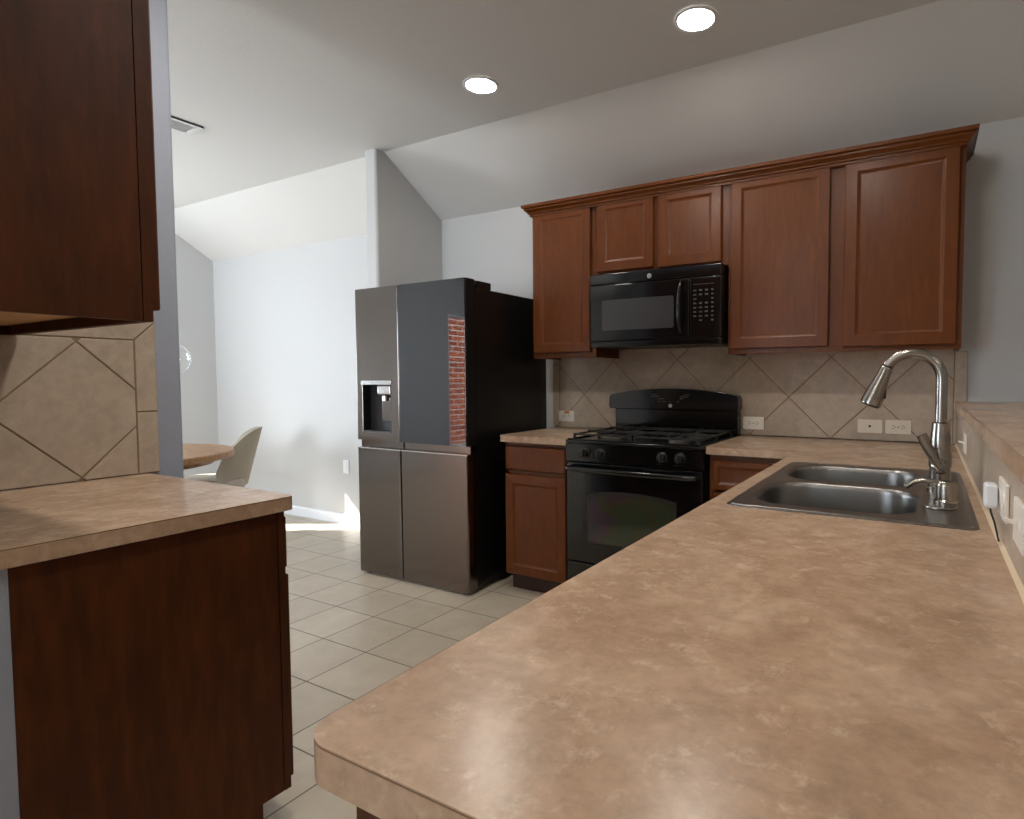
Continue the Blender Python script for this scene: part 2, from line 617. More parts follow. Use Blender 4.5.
# baseboards in the nook
bbp = [(0, 0), (-0.014, 0), (-0.014, 0.07), (-0.008, 0.083), (0, 0.086)]
struct(MB().prism(bbp, 'x', XL, -1.594).build('baseboard_back', MAT['trim'], smooth=0))
struct(MB().prism([(XL, 0), (XL + 0.014, 0), (XL + 0.014, 0.07), (XL + 0.008, 0.083), (XL, 0.086)], 'y', DOOR[1] + 0.01, -0.014).build('baseboard_left', MAT['trim'], smooth=0))
# outside the windows
gr = MB().box(-14, XL - WT, -18, 6, -0.2, -0.05).box(XL - WT, 14, -18, YF - WT, -0.2, -0.05).build('ground', MAT['ground'], smooth=0)
struct(gr)
br = MB().box(-6.75, -6.5, -12.5, -4.6, -0.05, 4.4).build('wall_outside', MAT['brick'], smooth=0)
struct(br, 'red brick garden wall seen mirrored in the fridge glass')

# ------------------------------------------------------------------ tile backsplashes
def clip_poly(poly, x0, x1, y0, y1):
    def cut(p, f, ip):
        out = []
        for i in range(len(p)):
            a, b = p[i], p[(i + 1) % len(p)]
            fa, fb = f(a), f(b)
            if fa >= 0:
                out.append(a)
            if fa * fb < 0:
                t = fa / (fa - fb)
                out.append((a[0] + (b[0] - a[0]) * t, a[1] + (b[1] - a[1]) * t))
        return out
    for f in (lambda p: p[0] - x0, lambda p: x1 - p[0], lambda p: p[1] - y0, lambda p: y1 - p[1]):
        poly = cut(poly, f, None)
        if len(poly) < 3:
            return []
    return poly

def parea(p):
    return abs(sum(p[i][0] * p[(i + 1) % len(p)][1] - p[(i + 1) % len(p)][0] * p[i][1] for i in range(len(p)))) / 2

def shrink(poly, d):
    """inset a convex polygon by d"""
    n = len(poly)
    a = sum(poly[i][0] * poly[(i + 1) % n][1] - poly[(i + 1) % n][0] * poly[i][1] for i in range(n))
    if a < 0:
        poly = poly[::-1]
    lines = []
    for i in range(n):
        p, q = poly[i], poly[(i + 1) % n]
        dx, dy = q[0] - p[0], q[1] - p[1]
        L = math.hypot(dx, dy)
        if L < 1e-6:
            continue
        nx, ny = -dy / L, dx / L
        lines.append((p[0] + nx * d, p[1] + ny * d, dx, dy))
    out = []
    m = len(lines)
    for i in range(m):
        x1, y1, a1, b1 = lines[i - 1]
        x2, y2, a2, b2 = lines[i]
        den = a1 * b2 - b1 * a2
        if abs(den) < 1e-9:
            out.append((x2, y2))
            continue
        t = ((x2 - x1) * b2 - (y2 - y1) * a2) / den
        out.append((x1 + a1 * t, y1 + b1 * t))
    return out

def tiles(mb, polys, plane, base, thick, gap=0.0022):
    """plane 'y': points are (x,z), tiles stick out to -y; plane 'x+': points are (y,z), out to +x; 'x-': out to -x"""
    for p in polys:
        if parea(p) < 2e-4:
            continue
        q = shrink(p, gap)
        if parea(q) < 1e-4:
            continue
        q2 = shrink(q, 0.0015)
        def P(pt, d):
            if plane == 'y':
                return (pt[0], base - d, pt[1])
            return (base + d, pt[0], pt[1]) if plane == 'x+' else (base - d, pt[0], pt[1])
        if len(q2) != len(q):
            q2 = q
        b = bmesh.new()
        n = len(q)
        r0 = [b.verts.new(P(v, 0.001)) for v in q]
        r1 = [b.verts.new(P(v, thick - 0.0015)) for v in q]
        r2 = [b.verts.new(P(v, thick)) for v in q2]
        for A, B in ((r0, r1), (r1, r2)):
            for i in range(n):
                b.faces.new((A[i], A[(i + 1) % n], B[(i + 1) % n], B[i]))
        b.faces.new(r2)
        bmesh.ops.recalc_face_normals(b, faces=b.faces[:])
        mb.merge(b)

def diamonds(u0, u1, v0, v1, cu, cv, h):
    out = []
    for i in range(-12, 13):
        for j in range(-12, 13):
            if (i + j) % 2:
                continue
            x, y = cu + i * h, cv + j * h
            p = clip_poly([(x - h, y), (x, y - h), (x + h, y), (x, y + h)], u0, u1, v0, v1)
            if len(p) >= 3:
                out.append(p)
    return out

TT = 0.008
# back wall: tile field plus a border column at the right end
bs = thing('tile_backsplash', 'beige diamond-laid tile backsplash on the wall behind the black range', 'backsplash', (0.7, -0.002, 0.914))
tb = MB()
tiles(tb, diamonds(-0.453, 1.79, 0.9145, 1.43, 0.165, 1.345, 0.2145), 'y', -0.001, TT)
tiles(tb, diamonds(-0.505, -0.453, 0.9145, 1.3635, 0.165, 1.345, 0.2145), 'y', -0.001, TT)
tiles(tb, [[(1.79, 0.9145), (1.846, 0.9145), (1.846, 1.362), (1.79, 1.362)]], 'y', -0.001, TT)
tb.build('tiles', MAT['tile'], bs, smooth=20)
MB().box(-0.505, 1.845, -0.0065, -0.0002, 0.9145, 1.361).box(-0.004, 0.768, -0.0065, -0.0002, 1.361, 1.43).build('grout', MAT['grout'], bs, smooth=0)
# wall above the left counter
bs2 = thing('tile_backsplash', 'beige diamond tile panel with a border strip above the left counter', 'backsplash', (-0.649, -2.6, 0.914))
tb = MB()
tiles(tb, diamonds(-2.9585, -2.359, 0.9145, 1.366, -2.514, 1.139, 0.2145), 'x+', -0.649, TT)
bw = 0.065
tiles(tb, [[(-2.359, 0.9145), (-2.294, 0.9145), (-2.294, 1.125), (-2.359, 1.125)],
           [(-2.359, 1.125), (-2.294, 1.125), (-2.294, 1.431), (-2.359, 1.366)],
           [(-2.66, 1.366), (-2.359, 1.366), (-2.294, 1.431), (-2.66, 1.431)],
           [(-2.958, 1.366), (-2.66, 1.366), (-2.66, 1.431), (-2.958, 1.431)]], 'x+', -0.649, TT)
tb.build('tiles', MAT['tile'], bs2, smooth=20)
MB().box(-0.6498, -0.6435, -2.9585, -2.295, 0.9145, 1.43).build('grout', MAT['grout'], bs2, smooth=0)
# low strip under the raised bar ledge
bs3 = thing('tile_backsplash', 'low strip of beige tile under the raised bar ledge beside the sink', 'backsplash', (1.816, -1.5, 0.914))
tb = MB()
yy = -0.012
pl = []
for y1, y0 in ((-0.012, -0.62), (-0.62, -1.1), (-1.1, -1.6), (-1.6, -2.1), (-2.1, -2.6), (-2.6, -3.04)):
    pl.append([(y0, 0.9145), (y1, 0.9145), (y1, 1.082), (y0, 1.082)])
tiles(tb, pl, 'x-', 1.8145, TT)
tb.build('tiles', MAT['tile'], bs3, smooth=20)
MB().prism([(1.7995, 0.9142), (1.8064, 0.9142), (1.8064, 0.9205)], 'y', -3.02, -0.02).build('caulk_bead', MAT['caulk'], bs3, smooth=0)
MB().box(1.810, 1.8175, -3.035, -0.015, 0.9145, 1.081).build('grout', MAT['grout'], bs3, smooth=0)

# ------------------------------------------------------------------ countertops
CT0, CT1 = 0.876, 0.914
def slab(root, pts, z0, z1, cut=None, layers=True):
    parts = [('edge_band', z0, z1 - 0.0032, 'counter'), ('edge_seam', z1 - 0.0032, z1 - 0.0014, 'seam'), ('laminate_top', z1 - 0.0014, z1, 'counter')]
    for nm, a, b, mt in parts:
        o = MB().prism(pts, 'z', a, b).build(nm, MAT[mt], root, smooth=40)
        if cut:
            cm = MB().prism(cut, 'z', a - 0.1, b + 0.1).build('cut', MAT['counter'], None, smooth=0)
            cm.location = -Vector(root.location)
            cm.parent = None
            cm.location = (0, 0, 0)
            apply_bool(o, [cm])

def arcpt(cx, cy, r, a0, a1, n=8):
    return [(cx + r * math.cos(math.radians(a0 + (a1 - a0) * k / n)), cy + r * math.sin(math.radians(a0 + (a1 - a0) * k / n))) for k in range(n + 1)]

XP, YP, XS = 1.186, -3.023, 1.806
c1 = thing('countertop', 'short tan laminate countertop between the fridge and the range', 'countertop', (-0.23, -0.32, CT0))
slab(c1, rrect(-0.4572, -0.004, -0.648, -0.0095, (0, 0, 0.012, 0.004)), CT0, CT1)
c2 = thing('countertop', 'long tan laminate peninsula countertop holding the double sink', 'countertop', (1.5, -1.5, CT0))
pts = [(0.772, -0.0095), (0.772, -0.648), (XP - 0.02, -0.648)] + arcpt(XP - 0.02, -0.668, 0.02, 90, 0, 5)
pts += arcpt(XP + 0.038, YP + 0.038, 0.038, 180, 270, 10) + [(XS, YP), (XS, -0.0095)]
SX0, SX1, SY0, SY1 = 1.236, 1.778, -1.892, -1.02
slab(c2, pts, CT0, CT1, cut=rrect(SX0 + 0.02, SX1 - 0.02, SY0 + 0.02, SY1 - 0.02, 0.02))
c3 = thing('countertop', 'tan laminate countertop on the dark cabinet at the left edge', 'countertop', (-0.25, -2.64, CT0))
slab(c3, rrect(-0.64, 0.163, -2.955, -2.33, (0.025, 0, 0, 0)), CT0, CT1)
c4 = thing('bar_ledge', 'raised tan laminate bar ledge along the right side above the sink', 'ledge', (2.0, -1.5, 1.083))
slab(c4, rrect(1.795, 2.20, -3.09, -0.001, (0, 0, 0.03, 0.03)), 1.083, 1.121)

# ------------------------------------------------------------------ cabinets
def panel_door(mb, u0, u1, z0, z1, face, frame=0.056, thick=0.02, axis='y', sgn=-1):
    """framed door with a flat recessed panel; front face at `face` toward sgn on axis"""
    b = bmesh.new()
    def P(u, d, z):
        c = face - sgn * d          # d = depth behind the front face
        return (u, c, z) if axis == 'y' else (c, u, z)
    def ring(ins, d):
        return [b.verts.new(P(u, d, z)) for u, z in ((u0 + ins, z0 + ins), (u1 - ins, z0 + ins), (u1 - ins, z1 - ins), (u0 + ins, z1 - ins))]
    rs = [ring(0, thick), ring(0, 0.004), ring(0.004, 0.0), ring(frame - 0.004, 0.0), ring(frame, 0.002), ring(frame + 0.009, 0.0075), ring(frame + 0.013, 0.0082)]
    for A, B in zip(rs, rs[1:]):
        for i in range(4):
            b.faces.new((A[i], A[(i + 1) % 4], B[(i + 1) % 4], B[i]))
    b.faces.new(rs[-1])
    b.faces.new(rs[0])
    bmesh.ops.recalc_face_normals(b, faces=b.faces[:])
    mb.merge(b)
    return mb

def slab_front(mb, u0, u1, z0, z1, face, thick=0.02, sgn=-1):
    b = bmesh.new()
    def ring(ins, d):
        return [b.verts.new((u, face - sgn * d, z)) for u, z in ((u0 + ins, z0 + ins), (u1 - ins, z0 + ins), (u1 - ins, z1 - ins), (u0 + ins, z1 - ins))]
    rs = [ring(0, thick), ring(0, 0.007), ring(0.006, 0.002), ring(0.014, 0.0)]
    for A, B in zip(rs, rs[1:]):
        for i in range(4):
            b.faces.new((A[i], A[(i + 1) % 4], B[(i + 1) % 4], B[i]))
    b.faces.new(rs[-1])
    b.faces.new(rs[0])
    bmesh.ops.recalc_face_normals(b, faces=b.faces[:])
    mb.merge(b)
    return mb

def wall_unit(label, x0, x1, z0, z1, doors, right_end=False):
    t = thing('upper_cabinet', label, 'cabinet', ((x0 + x1) / 2, 0, z0))
    m = MB()
    t_ = 0.016
    zb = z0 + 0.02
    m.box(x0, x0 + t_, -0.286, -0.010, z0, z1).box(x1 - t_, x1, -0.286, -0.010, z0, z1)
    m.box(x0 + t_, x1 - t_, -0.286, -0.010, z1 - t_, z1)
    m.build('carcass', MAT['wood'], t, smooth=0)
    MB().box(x0 + t_, x1 - t_, -0.286, -0.010, zb, zb + t_).build('bottom_panel', MAT['maple'], t, smooth=0)
    f = MB()
    f.box(x0, x1, -0.305, -0.286, z0, z0 + 0.034, 0.001).box(x0, x1, -0.305, -0.286, z1 - 0.04, z1, 0.001)
    edges = [x0] + [v for d in doors for v in (d[0] + 0.012, d[1] - 0.012)] + [x1]
    for a, b_ in zip(edges[::2], edges[1::2]):
        if b_ - a > 0.003:
            f.box(a, b_, -0.305, -0.286, z0 + 0.034, z1 - 0.04)
    f.build('face_frame', MAT['wood'], t, smooth=0)
    for d in doors:
        panel_door(MB(), d[0], d[1], d[2], d[3], -0.326).build('door', MAT['wood'], t, smooth=25)
    return t

UB, UT = 1.360, 2.262
ua = wall_unit('tall single-door brown wall cabinet left of the black microwave', -0.455, -0.009, UB, UT, [(-0.437, -0.04, 1.391, 2.243)])
ub = wall_unit('short two-door brown wall cabinet directly above the black microwave', -0.008, 0.772, 1.822, UT, [(0.004, 0.357, 1.845, 2.250), (0.388, 0.738, 1.838, 2.245)])
uc = wall_unit('wide two-door brown wall cabinet right of the microwave, above the sink corner', 0.773, 1.803, UB, UT, [(0.787, 1.262, 1.385, 2.243), (1.326, 1.783, 1.380, 2.238)])

# crown moulding around the top of the wall cabinets
prof = [(0.0, 2.222), (0.004, 2.222), (0.004, 2.233), (0.013, 2.236), (0.013, 2.241), (0.020, 2.249), (0.030, 2.257), (0.030, 2.265), (0.041, 2.270), (0.043, 2.286), (0.0, 2.286)]
def crown(root, path):
    b = bmesh.new()
    rings = []
    for x, y, d in path:
        rings.append([b.verts.new((x + d[0] * o, y + d[1] * o, z)) for o, z in prof])
    n = len(prof)
    for A, B in zip(rings, rings[1:]):
        for i in range(n):
            b.faces.new((A[i], A[(i + 1) % n], B[(i + 1) % n], B[i]))
    b.faces.new(rings[0])
    b.faces.new(rings[-1][::-1])
    bmesh.ops.recalc_face_normals(b, faces=b.faces[:])
    mb = MB()
    mb.merge(b)
    mb.build('crown_molding', MAT['wood'], root, smooth=20)
CY = -0.3265
crown(ua, [(-0.455, -0.010, (-1, 0)), (-0.455, CY, (-1, -1)), (-0.0085, CY, (0, -1))])
crown(ub, [(-0.0085, CY, (0, -1)), (0.7725, CY, (0, -1))])
crown(uc, [(0.7725, CY, (0, -1)), (1.803, CY, (1, -1)), (1.803, -0.010, (1, 0))])

# base cabinet left of range
t = thing('base_cabinet', 'brown base cabinet with one drawer and one door between fridge and range', 'cabinet', (-0.23, -0.3, 0))
MB().box(-0.445, -0.012, -0.585, -0.012, 0.10, 0.8755).build('carcass', MAT['wood'], t, smooth=0)
f = MB().box(-0.445, -0.012, -0.605, -0.585, 0.846, 0.8755).box(-0.445, -0.012, -0.605, -0.585, 0.686, 0.714).box(-0.445, -0.012, -0.605, -0.585, 0.10, 0.125)
f.box(-0.445, -0.42, -0.605, -0.585, 0.125, 0.846).box(-0.042, -0.012, -0.605, -0.585, 0.125, 0.846)
f.build('face_frame', MAT['wood'], t, smooth=0)
slab_front(MB(), -0.436, -0.026, 0.712, 0.852, -0.626).build('drawer', MAT['wood'], t, smooth=25)
panel_door(MB(), -0.436, -0.026, 0.110, 0.690, -0.626).build('door', MAT['wood'], t, smooth=25)
MB().box(-0.445, -0.012, -0.545, -0.53, 0, 0.10).build('toe_kick', MAT['wood_dark'], t, smooth=0)

# base cabinet right of range: stack of drawers
t = thing('base_cabinet', 'brown drawer base cabinet right of the range, in the corner by the peninsula', 'cabinet', (1.0, -0.3, 0))
MB().box(0.778, 1.19, -0.585, -0.012, 0.10, 0.8755).build('carcass', MAT['wood'], t, smooth=0)
f = MB().box(0.778, 1.19, -0.605, -0.585, 0.846, 0.8755).box(0.778, 0.812, -0.605, -0.585, 0.10, 0.846).box(1.145, 1.19, -0.605, -0.585, 0.10, 0.846)
f.box(1.19, 1.2235, -0.655, -0.585, 0.10, 0.8755)
f.build('face_frame', MAT['wood'], t, smooth=0)
for z0, z1 in ((0.706, 0.847), (0.43, 0.692), (0.11, 0.416)):
    panel_door(MB(), 0.798, 1.155, z0, z1, -0.626, 0.03).build('drawer', MAT['wood'], t, smooth=25)
MB().box(0.778, 1.19, -0.545, -0.53, 0, 0.10).build('toe_kick', MAT['wood_dark'], t, smooth=0)

# peninsula base
t = thing('base_cabinet', 'brown peninsula base cabinet under the long countertop with the sink', 'cabinet', (1.5, -1.8, 0))
m = MB().box(1.245, 1.265, -2.985, -0.66, 0.10, 0.8755).box(1.245, 1.800, -2.99, -2.97, 0.0, 0.8755).box(1.245, 1.800, -0.676, -0.66, 0.10, 0.8755).box(1.265, 1.8, -2.97, -0.676, 0.10, 0.116).box(1.785, 1.8, -2.97, -0.676, 0.116, 0.8755)
m.build('carcass', MAT['wood_panel'], t, smooth=0)
MB().box(1.224, 1.245, -2.99, -0.66, 0.10, 0.8755).build('face_frame', MAT['wood_panel'], t, smooth=0)
yy = -0.70
for k in range(5):
    y1, y0 = -0.72 - k * 0.452, -0.72 - k * 0.452 - 0.43
    panel_door(MB(), y0, y1, 0.11, 0.845, 1.203, axis='x').build('door', MAT['wood'], t, smooth=25)
MB().box(1.30, 1.315, -2.97, -0.66, 0, 0.10).build('toe_kick', MAT['wood_dark'], t, smooth=0)

# left base cabinet (end panel toward the camera, doors toward the fridge)
t = thing('base_cabinet', 'dark brown base cabinet with a plain side panel at the lower left', 'cabinet', (-0.25, -2.64, 0))
PX = 0.143
pp = [(-2.915, 0.0), (-2.435, 0.0), (-2.435, 0.092), (-2.375, 0.092), (-2.375, 0.8755), (-2.915, 0.8755)]
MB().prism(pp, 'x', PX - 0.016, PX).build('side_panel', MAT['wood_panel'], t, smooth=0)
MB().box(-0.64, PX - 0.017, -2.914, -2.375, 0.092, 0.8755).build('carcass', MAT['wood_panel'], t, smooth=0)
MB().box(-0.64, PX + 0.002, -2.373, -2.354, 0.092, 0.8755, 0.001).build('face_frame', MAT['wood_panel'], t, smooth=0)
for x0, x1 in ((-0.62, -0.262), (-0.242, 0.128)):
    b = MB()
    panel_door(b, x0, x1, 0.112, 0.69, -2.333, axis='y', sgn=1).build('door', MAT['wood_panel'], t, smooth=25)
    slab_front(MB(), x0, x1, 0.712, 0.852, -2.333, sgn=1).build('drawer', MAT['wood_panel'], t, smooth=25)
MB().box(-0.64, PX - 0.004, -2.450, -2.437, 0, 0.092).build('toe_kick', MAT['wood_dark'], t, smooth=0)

# left wall cabinet
t = thing('upper_cabinet', 'dark brown wall cabinet at the upper left, its plain side panel facing out', 'cabinet', (-0.25, -2.8, 1.363))
PX = 0.154
Z0, Z1 = 1.363, 2.262
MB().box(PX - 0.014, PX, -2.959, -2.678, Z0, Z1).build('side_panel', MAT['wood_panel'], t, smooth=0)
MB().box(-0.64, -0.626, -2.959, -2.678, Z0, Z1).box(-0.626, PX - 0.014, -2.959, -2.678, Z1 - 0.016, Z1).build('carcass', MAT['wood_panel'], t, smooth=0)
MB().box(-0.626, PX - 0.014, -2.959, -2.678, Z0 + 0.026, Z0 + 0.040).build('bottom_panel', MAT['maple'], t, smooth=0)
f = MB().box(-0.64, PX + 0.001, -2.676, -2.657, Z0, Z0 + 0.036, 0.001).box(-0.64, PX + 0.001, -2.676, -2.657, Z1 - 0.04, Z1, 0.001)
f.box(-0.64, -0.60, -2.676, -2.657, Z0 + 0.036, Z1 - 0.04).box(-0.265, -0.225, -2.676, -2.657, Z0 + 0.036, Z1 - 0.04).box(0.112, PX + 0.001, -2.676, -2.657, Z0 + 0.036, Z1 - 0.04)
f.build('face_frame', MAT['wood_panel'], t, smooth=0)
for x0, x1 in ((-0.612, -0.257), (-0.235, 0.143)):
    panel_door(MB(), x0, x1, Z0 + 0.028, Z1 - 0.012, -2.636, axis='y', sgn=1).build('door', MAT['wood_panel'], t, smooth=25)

# ------------------------------------------------------------------ refrigerator
FX0, FX1, FY = -1.468, -0.558, -0.806
SPL = -1.085
t = thing('refrigerator', 'dark stainless four-door refrigerator with a black glass door panel', 'refrigerator', ((FX0 + FX1) / 2, -0.4, 0))
bd = MB().box(FX0 + 0.004, FX1 - 0.004, -0.725, -0.004, 0.035, 1.752, 0.004)
bd.build('body', MAT['fridge_side'], t)
for x0, x1 in ((FX0 + 0.02, FX0 + 0.11), (FX1 - 0.11, FX1 - 0.006)):
    MB().box(x0, x1, -0.70, -0.575, 1.7525, 1.795, 0.006).lathe([(0.014, 0), (0.014, 0.022)], ((x0 + x1) / 2 + 0.03, -0.702, 1.772), n=14).build('hinge_cover', MAT['fridge_side'], t)
def fdoor(name, x0, x1, z0, z1, mt):
    m = MB().prism(rrect(x0, x1, FY, -0.732, (0.002, 0.002, 0.010, 0.010), 5), 'z', z0, z1)
    return m.build(name, mt, t)
ZS = 0.837
# upper-left door with dispenser niche
dl = fdoor('door', FX0, SPL - 0.003, ZS + 0.018, 1.796, MAT['fridge'])
nx0, nx1, nz0, nz1 = -1.414, -1.155, 0.903, 1.222
cut = MB().box(nx0, nx1, FY - 0.05, FY + 0.065, nz0, nz1).build('cut', MAT['fridge'])
apply_bool(dl, [cut])
dsp = MB().box(nx0, nx1, FY + 0.060, FY + 0.0645, nz0, nz1)
dsp.box(nx0 + 0.0005, nx0 + 0.004, FY + 0.002, FY + 0.060, nz0, nz1).box(nx1 - 0.004, nx1 - 0.0005, FY + 0.002, FY + 0.060, nz0, nz1)
dsp.box(nx0 + 0.004, nx1 - 0.004, FY + 0.002, FY + 0.060, nz0 + 0.0005, nz0 + 0.012)
d0 = dsp.build('dispenser', MAT['blackmatte'], dl)
MB().box(nx0 - 0.004, nx1 + 0.004, FY - 0.005, FY + 0.03, nz1 - 0.022, nz1 + 0.006, 0.003).build('dispenser_top', MAT['fridge_edge'], dl)
sp = MB().box(-1.288, -1.168, FY + 0.004, FY + 0.058, nz1 - 0.085, nz1 - 0.023, 0.012, 3)
sp.lathe([(0.024, 0), (0.024, 0.03), (0.016, 0.036)], (-1.235, FY + 0.03, nz1 - 0.12), n=16)
sp.build('dispenser_spout', MAT['fridge_edge'], dl)
MB().box(-1.272, -1.182, FY + 0.03, FY + 0.040, nz0 + 0.07, nz1 - 0.10, 0.004).build('dispenser_paddle', MAT['fridge'], dl)
# upper-right door with dark glass
dr = fdoor('door', SPL + 0.003, FX1, ZS + 0.018, 1.796, MAT['fridge_side'])
MB().prism(rrect(SPL + 0.004, FX1 - 0.001, FY - 0.006, FY + 0.002, (0, 0, 0.004, 0.004), 3), 'z', ZS + 0.0185, 1.795).build('glass_panel', MAT['instaglass'], dr)
# lower doors with scooped pocket handles on top
for x0, x1 in ((FX0, SPL - 0.003), (SPL + 0.003, FX1)):
    dd = fdoor('door', x0, x1, 0.014, ZS - 0.029, MAT['fridge'])
    MB().box(x0 + 0.004, x1 - 0.004, FY + 0.030, FY + 0.045, ZS - 0.0285, ZS + 0.0175).build('pocket_handle', MAT['fridge'], dd)
    MB().box(x0, x1, FY - 0.002, FY + 0.006, ZS - 0.036, ZS - 0.0285, 0.002).build('handle_lip', MAT['fridge_edge'], dd)
bs_ = MB().box(FX0 + 0.03, FX1 - 0.03, -0.70, -0.06, 0.014, 0.0345)
bs_.build('base_grille', MAT['blackmatte'], t)
for x in (FX0 + 0.06, FX1 - 0.06):
    for y in (-0.765, -0.12):
        MB().lathe([(0.018, 0.0), (0.018, 0.006), (0.010, 0.008), (0.010, 0.0138)], (x, y, 0), n=14).build('foot', MAT['blackmatte'], t)

# ------------------------------------------------------------------ microwave
t = thing('microwave', 'black over-the-range microwave with a curved handle, hung under the short cabinet', 'microwave', (0.38, -0.2, 1.41))
MX0, MX1, MZ0, MZ1, MY = -0.003, 0.763, 1.411, 1.8195, -0.392
MB().box(MX0 + 0.003, MX1 - 0.003, -0.352, -0.012, MZ0 + 0.004, MZ1 - 0.001, 0.003).build('body', MAT['blackmatte'], t)
def mfront(x0, x1, z0, z1, y=MY, r=0.006):
    return MB().box(x0, x1, y, -0.3525, z0, z1, r, 3)
DX1 = 0.590
mdoor = mfront(MX0, DX1, MZ0 + 0.035, MZ1 - 0.062).build('door', MAT['black'], t)
MB().prism(rrect(0.075, 0.505, 1.503, 1.672, 0.01), 'y', MY - 0.0012, MY + 0.001).build('window', MAT['mwglass'], mdoor)
cp = mfront(DX1 + 0.003, MX1, MZ0 + 0.035, MZ1 - 0.062).build('control_panel', MAT['black'], t)
mfront(MX0, MX1, MZ1 - 0.060, MZ1).build('vent_band', MAT['black'], t)
mfront(MX0, MX1, MZ0, MZ0 + 0.033, MY + 0.004).build('lower_band', MAT['black'], t)
hm = MB()
hp = []
for k in range(15):
    a = k / 14
    hp.append((0.548, MY - 0.006 - 0.034 * math.sin(PI * a) ** 0.6, 1.475 + 0.265 * a))
hm.tube(hp, [0.009 + 0.004 * math.sin(PI * k / 14) for k in range(15)], 12, flat=0.9)
hm.build('handle', MAT['black'], mdoor)
km = MB()
for r_ in range(8):
    for c_ in range(4):
        if (r_ * 4 + c_) in (9, 10, 28, 30):
            continue
        x = 0.622 + c_ * 0.031
        z = 1.688 - r_ * 0.022
        wd = 0.010 if c_ < 3 else 0.007
        km.box(x - wd * 0.8, x + wd * 0.8, MY - 0.0006, MY + 0.0004, z - 0.0035, z + 0.0035)
km.box(0.615, 0.722, MY - 0.0006, MY + 0.0004, 1.718, 1.7195)
km.build('keypad', MAT['mark'], cp, smooth=0)
em = MB().lathe([(0.0125, 0), (0.0125, 0.0016), (0.0108, 0.0022)], (0.365, MY, MZ1 - 0.034), (0, -1, 0), 24).build('emblem', MAT['silver'], t)
text_mesh('emblem_letters', 'GE', 0.013, Matrix.Translation((0.365, MY - 0.0026, MZ1 - 0.034)) @ Matrix.Rotation(PI / 2, 4, 'X'), MAT['slot'], em)

# ------------------------------------------------------------------ gas range
t = thing('gas_range', 'black four-burner gas range with oven window, under the microwave', 'stove', (0.38, -0.34, 0))
RX0, RX1 = 0.002, 0.764
RY = -0.655
MB().box(RX0, RX1, -0.62, -0.03, 0.05, 0.893, 0.003).build('body', MAT['blackmatte'], t)
# cooktop: shallow pan with raised rim, rounded front
ck = MB().box(RX0 - 0.001, RX1 + 0.001, -0.668, -0.06, 0.8935, 0.910, 0.006, 3)
ck.box(RX0 + 0.01, RX1 - 0.01, -0.655, -0.64, 0.910, 0.916, 0.003).box(RX0 + 0.002, RX0 + 0.02, -0.65, -0.07, 0.910, 0.917, 0.003).box(RX1 - 0.02, RX1 - 0.002, -0.65, -0.07, 0.910, 0.917, 0.003)
ck.build('cooktop', MAT['black'], t)
# burners and grates
for bx in (0.195, 0.571):
    for by in (-0.475, -0.20):
        bo = MB().lathe([(0.055, 0), (0.055, 0.006), (0.043, 0.010), (0.043, 0.016)], (bx, by, 0.9105), n=24).build('burner', MAT['burner'], t)
        MB().lathe([(0.036, 0), (0.038, 0.003), (0.036, 0.010), (0.022, 0.013)], (bx, by, 0.9266), n=24).build('burner_cap', MAT['iron'], bo)
for x0, x1 in ((0.035, 0.372), (0.394, 0.731)):
    g = MB()
    y0, y1, z = -0.625, -0.085, 0.941
    cx = (x0 + x1) / 2
    r_ = 0.0065
    loop = [(x0, y0), (x1, y0), (x1, y1), (x0, y1), (x0, y0)]
    for (ax, ay), (bx_, by_) in zip(loop, loop[1:]):
        g.box(min(ax, bx_) - r_, max(ax, bx_) + r_, min(ay, by_) - r_, max(ay, by_) + r_, z - 0.008, z + 0.002, 0.002)
    g.box(x0, x1, (y0 + y1) / 2 - r_, (y0 + y1) / 2 + r_, z - 0.008, z + 0.002, 0.002)
    for cy in (-0.475, -0.20):
        for a in range(4):
            dx, dy = ((1, 0), (-1, 0), (0, 1), (0, -1))[a]
            L = (x1 - x0) / 2 if dx else 0.13
            p0 = (cx + dx * 0.028, cy + dy * 0.028)
            p1 = (cx + dx * L, cy + dy * L)
            g.box(min(p0[0], p1[0]) - 0.005, max(p0[0], p1[0]) + 0.005, min(p0[1], p1[1]) - 0.005, max(p0[1], p1[1]) + 0.005, z - 0.004, z + 0.008, 0.002)
    for fx in (x0, x1):
        for fy in (y0, (y0 + y1) / 2, y1):
            g.box(fx - 0.007, fx + 0.007, fy - 0.007, fy + 0.007, 0.9105 if abs(fx - cx) < 0.16 else 0.9105, z - 0.006, 0.002)
    g.build('grate', MAT['iron'], t)
# control panel, slanted
cpan = MB().prism([(-0.62, 0.800), (-0.662, 0.800), (-0.668, 0.8925), (-0.62, 0.8925)], 'x', RX0, RX1, 0.0).build('control_panel', MAT['black'], t)
for kx in (0.125, 0.213, 0.557, 0.650):
    kn = MB().lathe([(0.026, 0), (0.026, 0.004), (0.0205, 0.007), (0.019, 0.026), (0.016, 0.029)], (kx, -0.6655, 0.848), (0, -1, 0.06), 24)
    kn.box(kx - 0.0045, kx + 0.0045, -0.7005, -0.668, 0.828, 0.870, 0.002)
    ko = kn.build('knob', MAT['blackmatte'], t)
    mk = MB()
    for k in range(9):
        a = math.radians(-30 + k * 30)
        mk.box(kx + 0.031 * math.cos(a) - 0.0016, kx + 0.031 * math.cos(a) + 0.0016, -0.6672, -0.6662, 0.848 + 0.031 * math.sin(a) - 0.0016, 0.848 + 0.031 * math.sin(a) + 0.0016)
    mk.box(kx - 0.03, kx - 0.012, -0.6655, -0.6635, 0.812, 0.8135)
    mk.build('dial_marks', MAT['mark'], cpan, smooth=0)
